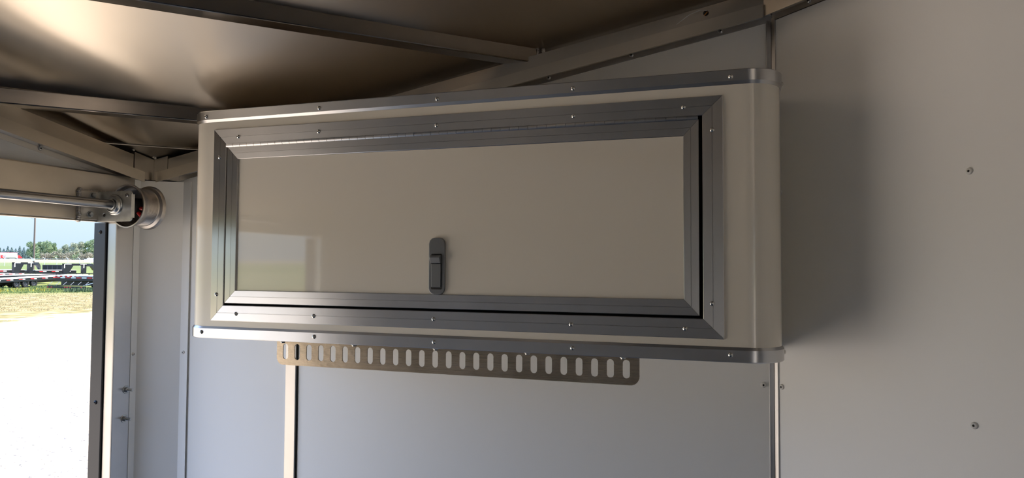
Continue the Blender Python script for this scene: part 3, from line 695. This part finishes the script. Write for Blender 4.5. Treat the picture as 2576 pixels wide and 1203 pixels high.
# utility pole with its drooping wire
pb = at(bu(86), 118); pole = thing('utility_pole', 'tall brown wooden utility pole with a loop of drooping wire', 'utility pole', tuple(pb))
MB().lathe(pb, (0, 0, 1), [(0, .125), (6, .11), (11, .09), (11.1, 0)], 14).build('pole', WOOD, pole, smooth=True)
zt = E + 7.4; l_ = Vector((-math.cos(math.radians(53)), -math.sin(math.radians(53)), 0))
tube_path([pb + Vector((0, 0, zt - pb.z + 1.5)) + l_ * .2, pb + Vector((0, 0, zt - pb.z)) + l_ * .28, pb + Vector((0, 0, zt - pb.z - .9)) + l_ * .36, pb + Vector((0, 0, zt - pb.z - 1.25)) + l_ * .42, pb + Vector((0, 0, zt - pb.z - 1.3)) + l_ * .1], .018).build('ground_wire', om('grey_cable', (.2, .22, .24), .6), pole)
MB().lathe(pb + l_ * .0 + Vector((0, 0, 2.1)), (0, 0, 1), [(0, .12), (.06, .15), (.30, .15), (.36, .12)], 14).build('collar', om('white_plastic', (.7, .7, .7), .5), pole)
for i, (v0, v1) in enumerate(((10.6, 10.0), (10.2, 9.5))):
    a = pb + Vector((0, 0, v0)); q = at(bu(600), 150, 9.5 - i * .3)
    tube_path([a + (q - a) * k / 10 - Vector((0, 0, 1.6 * (1 - (2 * k / 10 - 1) ** 2))) for k in range(11)], .012, 6).build('power_line', om('grey_cable', (.2, .22, .24), .6), pole)
# chain link fence
fence = thing('chain_link_fence', 'wire mesh fence with angled barb arms along the far field', 'fence', tuple(at(bu(125), 200)))
us = [-60, -30, -8, 12, 44, 81, 113, 144, 172, 201, 228, 256, 285]
for u in us:
    p = at(bu(u), 200); t = at(bu(u), 200, 1.85); MB().bar(p, t, .07, .07, (1, 0, 0)).build('post', GALV, fence)
    g = (at(bu(u) + .5, 200) - p).normalized(); MB().bar(t, t + g * .40 + Vector((0, 0, .38)), .06, .06, (0, 1, 0)).build('barb_arm', GALV, fence)
bt = MB()
for u, u_ in zip(us, us[1:]):
    bt.bar(at(bu(u), 200, 1.8), at(bu(u_), 200, 1.8), .045, .045)
bt.build('top_rail', GALV, fence)
bt = MB()
for u, u_ in zip(us, us[1:]):
    for k in range(12): bt.bar(at(bu(u + (u_ - u) * k / 12), 200, 0.05), at(bu(u + (u_ - u) * (k + 4) / 12), 200, 1.78), .006, .006); bt.bar(at(bu(u + (u_ - u) * (k + 4) / 12), 200, 0.05), at(bu(u + (u_ - u) * k / 12), 200, 1.78), .006, .006)
o = bt.build('mesh', GALV, fence); o['kind'] = 'stuff'
# far trucks and buildings
def truck(label, u0, u1, d, cab_side, tank, m1, m2):
    P, Q = at(bu(u0), d), at(bu(u1), d); g, l = frame_of(P, Q); W = (Q - P); Ln = W.length
    o = thing('truck', label, 'truck', tuple(P))
    if tank: MB().lathe(P + g * .3 + Vector((0, 0, 2.1)), g, [(0, .2), (.15, 1.0), (Ln * .66, 1.0), (Ln * .68, .2)], 18).build('tank', m1, o, smooth=True)
    else: MB().obox(P + Vector((0, 0, 1.2)), W * .7, l * 2.4, (0, 0, 2.4)).build('box', m1, o)
    MB().obox(P + Vector((0, 0, .8)), W * .98, l * 2.0, (0, 0, .3)).build('chassis', om('truck_chassis', (.05, .06, .09), .5), o)
    MB().prism([P + W * .74 + Vector((0, 0, 1)), P + W * .99 + Vector((0, 0, 1)), P + W * .99 + Vector((0, 0, 2.0)), P + W * .90 + Vector((0, 0, 2.1)), P + W * .87 + Vector((0, 0, 3.0)), P + W * .74 + Vector((0, 0, 3.0))], l * 2.3).build('cab', m2, o)
    for f in (.12, .2, .6, .68, .9): wheel(o, P + W * f + Vector((0, 0, .5)) - l * .1, l, .5, .3)
WT = om('white_truck_paint', (.8, .8, .8), .3); RD = om('red_truck_paint', (.62, .035, .03), .35)
truck('white tank truck with a red cab parked across the far field', 14, 57, 560, 1, True, WT, RD)
truck('red box truck at the far left edge across the field', -28, 13, 570, 1, False, RD, RD)
P, Q = at(bu(-30), 600), at(bu(47), 600); g, l = frame_of(P, Q)
o = thing('red_roofed_shed', 'long low shed with a dull red roof behind the tank truck', 'building', tuple(P))
MB().obox(P, Q - P, l * 8, (0, 0, 3.4)).build('walls', om('shed_wall', (.45, .42, .42), .8), o)
MB().prism([P + Vector((0, 0, 3.4)) - g * .5, P + Vector((0, 0, 5.2)) + l * 4 - g * .5, P + Vector((0, 0, 3.4)) + l * 8 - g * .5], Q - P).build('roof', om('shed_roof', (.40, .13, .15), .7), o)
P, Q = at(bu(212), 300), at(bu(275), 300); g, l = frame_of(P, Q)
o = thing('white_trailer_building', 'long white low building in front of the trees at the right', 'building', tuple(P))
MB().obox(P, (Q - P) * .12, l * 5, (0, 0, .85)).build('base', WT, o); MB().obox(P + (Q - P) * .12, (Q - P) * .85, l * 5, (0, 0, 1.35)).build('walls', WT, o)
c = P + (Q - P) * .42 + Vector((0, 0, .8)) - l * .02; GR = om('grey_emblem', (.35, .38, .45), .5)
if l.dot(P) < 0: c = P + (Q - P) * .42 + Vector((0, 0, .8)) + l * .02
MB().obox(c - g * .12 + Vector((0, 0, -.45)), g * .24, l * .01, (0, 0, .9)).obox(c - g * .4 + Vector((0, 0, -.12)), g * .8, l * .01, (0, 0, .24)).build('emblem', GR, o)
# trees
BARK = om('bark', (.30, .27, .22), .9)
def leafmat(nm, c1, c2):
    m = bpy.data.materials.new(nm); m.use_nodes = True; n_ = m.node_tree; b_ = n_.nodes['Principled BSDF']; b_.inputs['Roughness'].default_value = .7
    t = n_.nodes.new('ShaderNodeTexNoise'); t.inputs['Scale'].default_value = 1.2; t.inputs['Detail'].default_value = 5
    g_ = n_.nodes.new('ShaderNodeNewGeometry'); n_.links.new(g_.outputs['Position'], t.inputs['Vector'])
    r = n_.nodes.new('ShaderNodeValToRGB'); r.color_ramp.elements[0].position = .38; r.color_ramp.elements[1].position = .62; r.color_ramp.elements[0].color = (*c1, 1); r.color_ramp.elements[1].color = (*c2, 1)
    n_.links.new(t.outputs['Fac'], r.inputs[0]); n_.links.new(r.outputs[0], b_.inputs['Base Color']); return m
LG = leafmat('broad_leaf_green', (.07, .14, .07), (.24, .30, .14)); LP = leafmat('pale_leaf_green', (.18, .23, .14), (.36, .37, .26)); LB = leafmat('hazy_spruce_green', (.11, .17, .17), (.19, .26, .22)); LR = leafmat('reddish_brush', (.15, .14, .10), (.30, .28, .19))  # spruce colour has distance haze mixed in: paler and bluer
def tree(name, label, u, d, h, wd_, m, kind='broad', n_l=1500, group=None, seed=0):
    rnd = random.Random(seed); p = at(bu(u), d); o = thing(name, label, 'tree' if 'bush' not in name else 'bush', tuple(p), group)
    MB().lathe(p, (0, 0, 1), [(0, .18), (h * .5, .12), (h * .8, .05)], 8).build('trunk', BARK, o)
    bt = MB(); lumps = []
    if kind == 'broad':
        for k in range(16): 
            z = h * rnd.uniform(.14, .90); rr = wd_ / 2 * math.sqrt(max(.05, 1 - ((z / h - .5) / .55) ** 2)); a = rnd.uniform(0, 2 * PI); f = rnd.uniform(.2, .75)
            lumps.append((Vector((math.cos(a) * rr * f, math.sin(a) * rr * f, z)), rnd.uniform(.16, .30) * wd_))
    elif kind == 'spruce':
        for k in range(9): z = h * (.1 + .9 * k / 9); lumps.append((Vector((rnd.uniform(-.1, .1), 0, z)), wd_ * .5 * (1.05 - k / 9)))
    else:
        for k in range(9): z = h * rnd.uniform(.2, .7); a = rnd.uniform(0, 2 * PI); lumps.append((Vector((math.cos(a) * wd_ * .3, math.sin(a) * wd_ * .3, z)), wd_ * .25))
    tw = sum(r for _, r in lumps); ls = .0060 * d / 10
    for c, r in lumps:
        for k in range(int(n_l * r / tw)):
            v = Vector((rnd.gauss(0, 1), rnd.gauss(0, 1), rnd.gauss(0, 1))).normalized() * r * rnd.uniform(.55, 1.08); q = p + c + v
            a = Vector((rnd.gauss(0, 1), rnd.gauss(0, 1), rnd.gauss(0, 1))).normalized() * ls * rnd.uniform(.5, 1); b_ = a.orthogonal().normalized() * a.length
            bt.quad(q - a, q - b_ * .6, q + a, q + b_ * .6)
    bt.build('crown', m, o)
T = [('leafy_tree', 'round broad green tree just left of and behind the utility pole', 84, 385, 8.3, 5.0, LG, 'broad'),
     ('leafy_tree', 'full green tree immediately right of the utility pole', 101, 390, 8.5, 5.6, LG, 'broad'),
     ('leafy_tree', 'broad green tree filling the gap between the pole tree and the grove end', 117, 388, 8.4, 5.2, LG, 'broad'),
     ('leafy_tree', 'rounded green tree at the right end of the first grove', 134, 392, 7.9, 4.8, LG, 'broad'),
     ('leafy_tree', 'small thin tree in the gap between the two groves', 151, 400, 5.6, 3.8, LP, 'broad'),
     ('leafy_tree', 'pale thin leaved tree starting the second grove', 168, 395, 7.6, 4.2, LP, 'broad'),
     ('leafy_tree', 'pale tree with whitish trunk in the second grove', 184, 390, 7.9, 4.4, LP, 'broad'),
     ('leafy_tree', 'pale green tree at the middle of the second grove', 199, 393, 8.6, 4.4, LP, 'broad'),
     ('leafy_tree', 'darker green tree behind the left end of the white building', 214, 398, 8.4, 4.6, LG, 'broad'),
     ('leafy_tree', 'tallest green tree, above the white building near the hatch post', 230, 394, 9.8, 4.8, LG, 'broad'),
     ('leafy_tree', 'green tree cut by the black hatch edge', 247, 396, 9.4, 4.8, LG, 'broad')]
for i, t in enumerate(T): tree(*t[:6], t[6], t[7], 5000, None, 20 + i)
for i in range(9): tree('low_bush', ['olive', 'dull red', 'tan'][i % 3] + ' low bush under the trees, ' + ['right of the pole', 'below the first grove', 'at the end of the first grove', 'between the two groves', 'where the second grove starts', 'below the pale trees', 'below the mid grove', 'left of the white building', 'behind the white building'][i], 100 + 15 * i, 372, 2.9 + (i % 3) * .5, 4.6, LR if i % 3 else LG, 'bush', 1400, None, 60 + i)
for i in range(11): tree('spruce_tree', ['first', 'second', 'third', 'fourth', 'fifth', 'sixth', 'seventh', 'eighth', 'ninth', 'tenth', 'eleventh'][i] + ' spruce from the left in the distant bluish tree line', -20 + 10 * i, 640, 8.6 + (i * 37 % 10) * .30, 5.0, LB, 'spruce', 1500, None, 90 + i)
# weeds and yellow flowers round the trailers, grass tufts
def blades(name, label, zones, m, hmin, hmax, wd_, seed):
    rnd = random.Random(seed); bt = MB()
    for (u0, u1, d0, d1, nn, k) in zones:
        for _ in range(nn):
            p = at(bu(rnd.uniform(u0, u1)), rnd.uniform(d0, d1)); h = rnd.uniform(hmin, hmax) * k; a = rnd.uniform(0, 2 * PI); s_ = Vector((math.cos(a), math.sin(a), 0)) * wd_ * k; lean = Vector((rnd.uniform(-.4, .4), rnd.uniform(-.4, .4), 1)) * h
            bt.quad(p - s_, p + s_, p + lean)
    o = bt.build(name, m); tag(o, label, 'weeds' if 'grass' not in name else 'grass', kind='stuff'); return o
WG = leafmat('weed_green', (.06, .10, .02), (.17, .21, .05)); YF = om('yellow_flower', (.42, .32, .02), .6); DG = leafmat('dry_grass', (.14, .12, .05), (.27, .22, .12)); DKG = leafmat('dark_weed', (.02, .05, .015), (.09, .13, .05))
blades('weeds', 'green weeds growing along the parked trailers', [(-30, 280, 63, 74, 7000, 1), (80, 145, 72, 78, 1200, 1.3), (-5, 28, 68, 71, 60, 2.6)], WG, .05, .18, .018, 1)
blades('dark_weeds', 'dark bushy weeds under the rear-on flatbed', [(165, 235, 63.5, 65.5, 700, 1.6), (190, 250, 64, 66, 500, 1.2)], DKG, .06, .24, .025, 4)
blades('yellow_flowers', 'yellow flowers dotted among the weeds', [(-30, 145, 66, 73, 200, 1), (-8, 5, 66, 69, 90, 1.4)], YF, .10, .22, .035, 2)
blades('grass_tufts', 'dry grass tufts on the verge beside the gravel', [(-30, 290, 40, 62, 5000, 1)], DG, .02, .07, .012, 3)
rnd = random.Random(5); bt = MB()
for _ in range(1100):
    p = at(bu(rnd.uniform(-30, 275)), 7 + 28 * rnd.random() ** 1.6); r = rnd.uniform(.008, .03)
    bt.lathe(p, (rnd.uniform(-.3, .3), rnd.uniform(-.3, .3), 1), [(-.005, r), (r * .5, r * .8), (r * .8, 0)], 6)
tag(bt.build('gravel_stones', om('gravel_stone', (.36, .32, .27), .9)), 'loose grey gravel stones on the pale yard', 'gravel', kind='stuff')
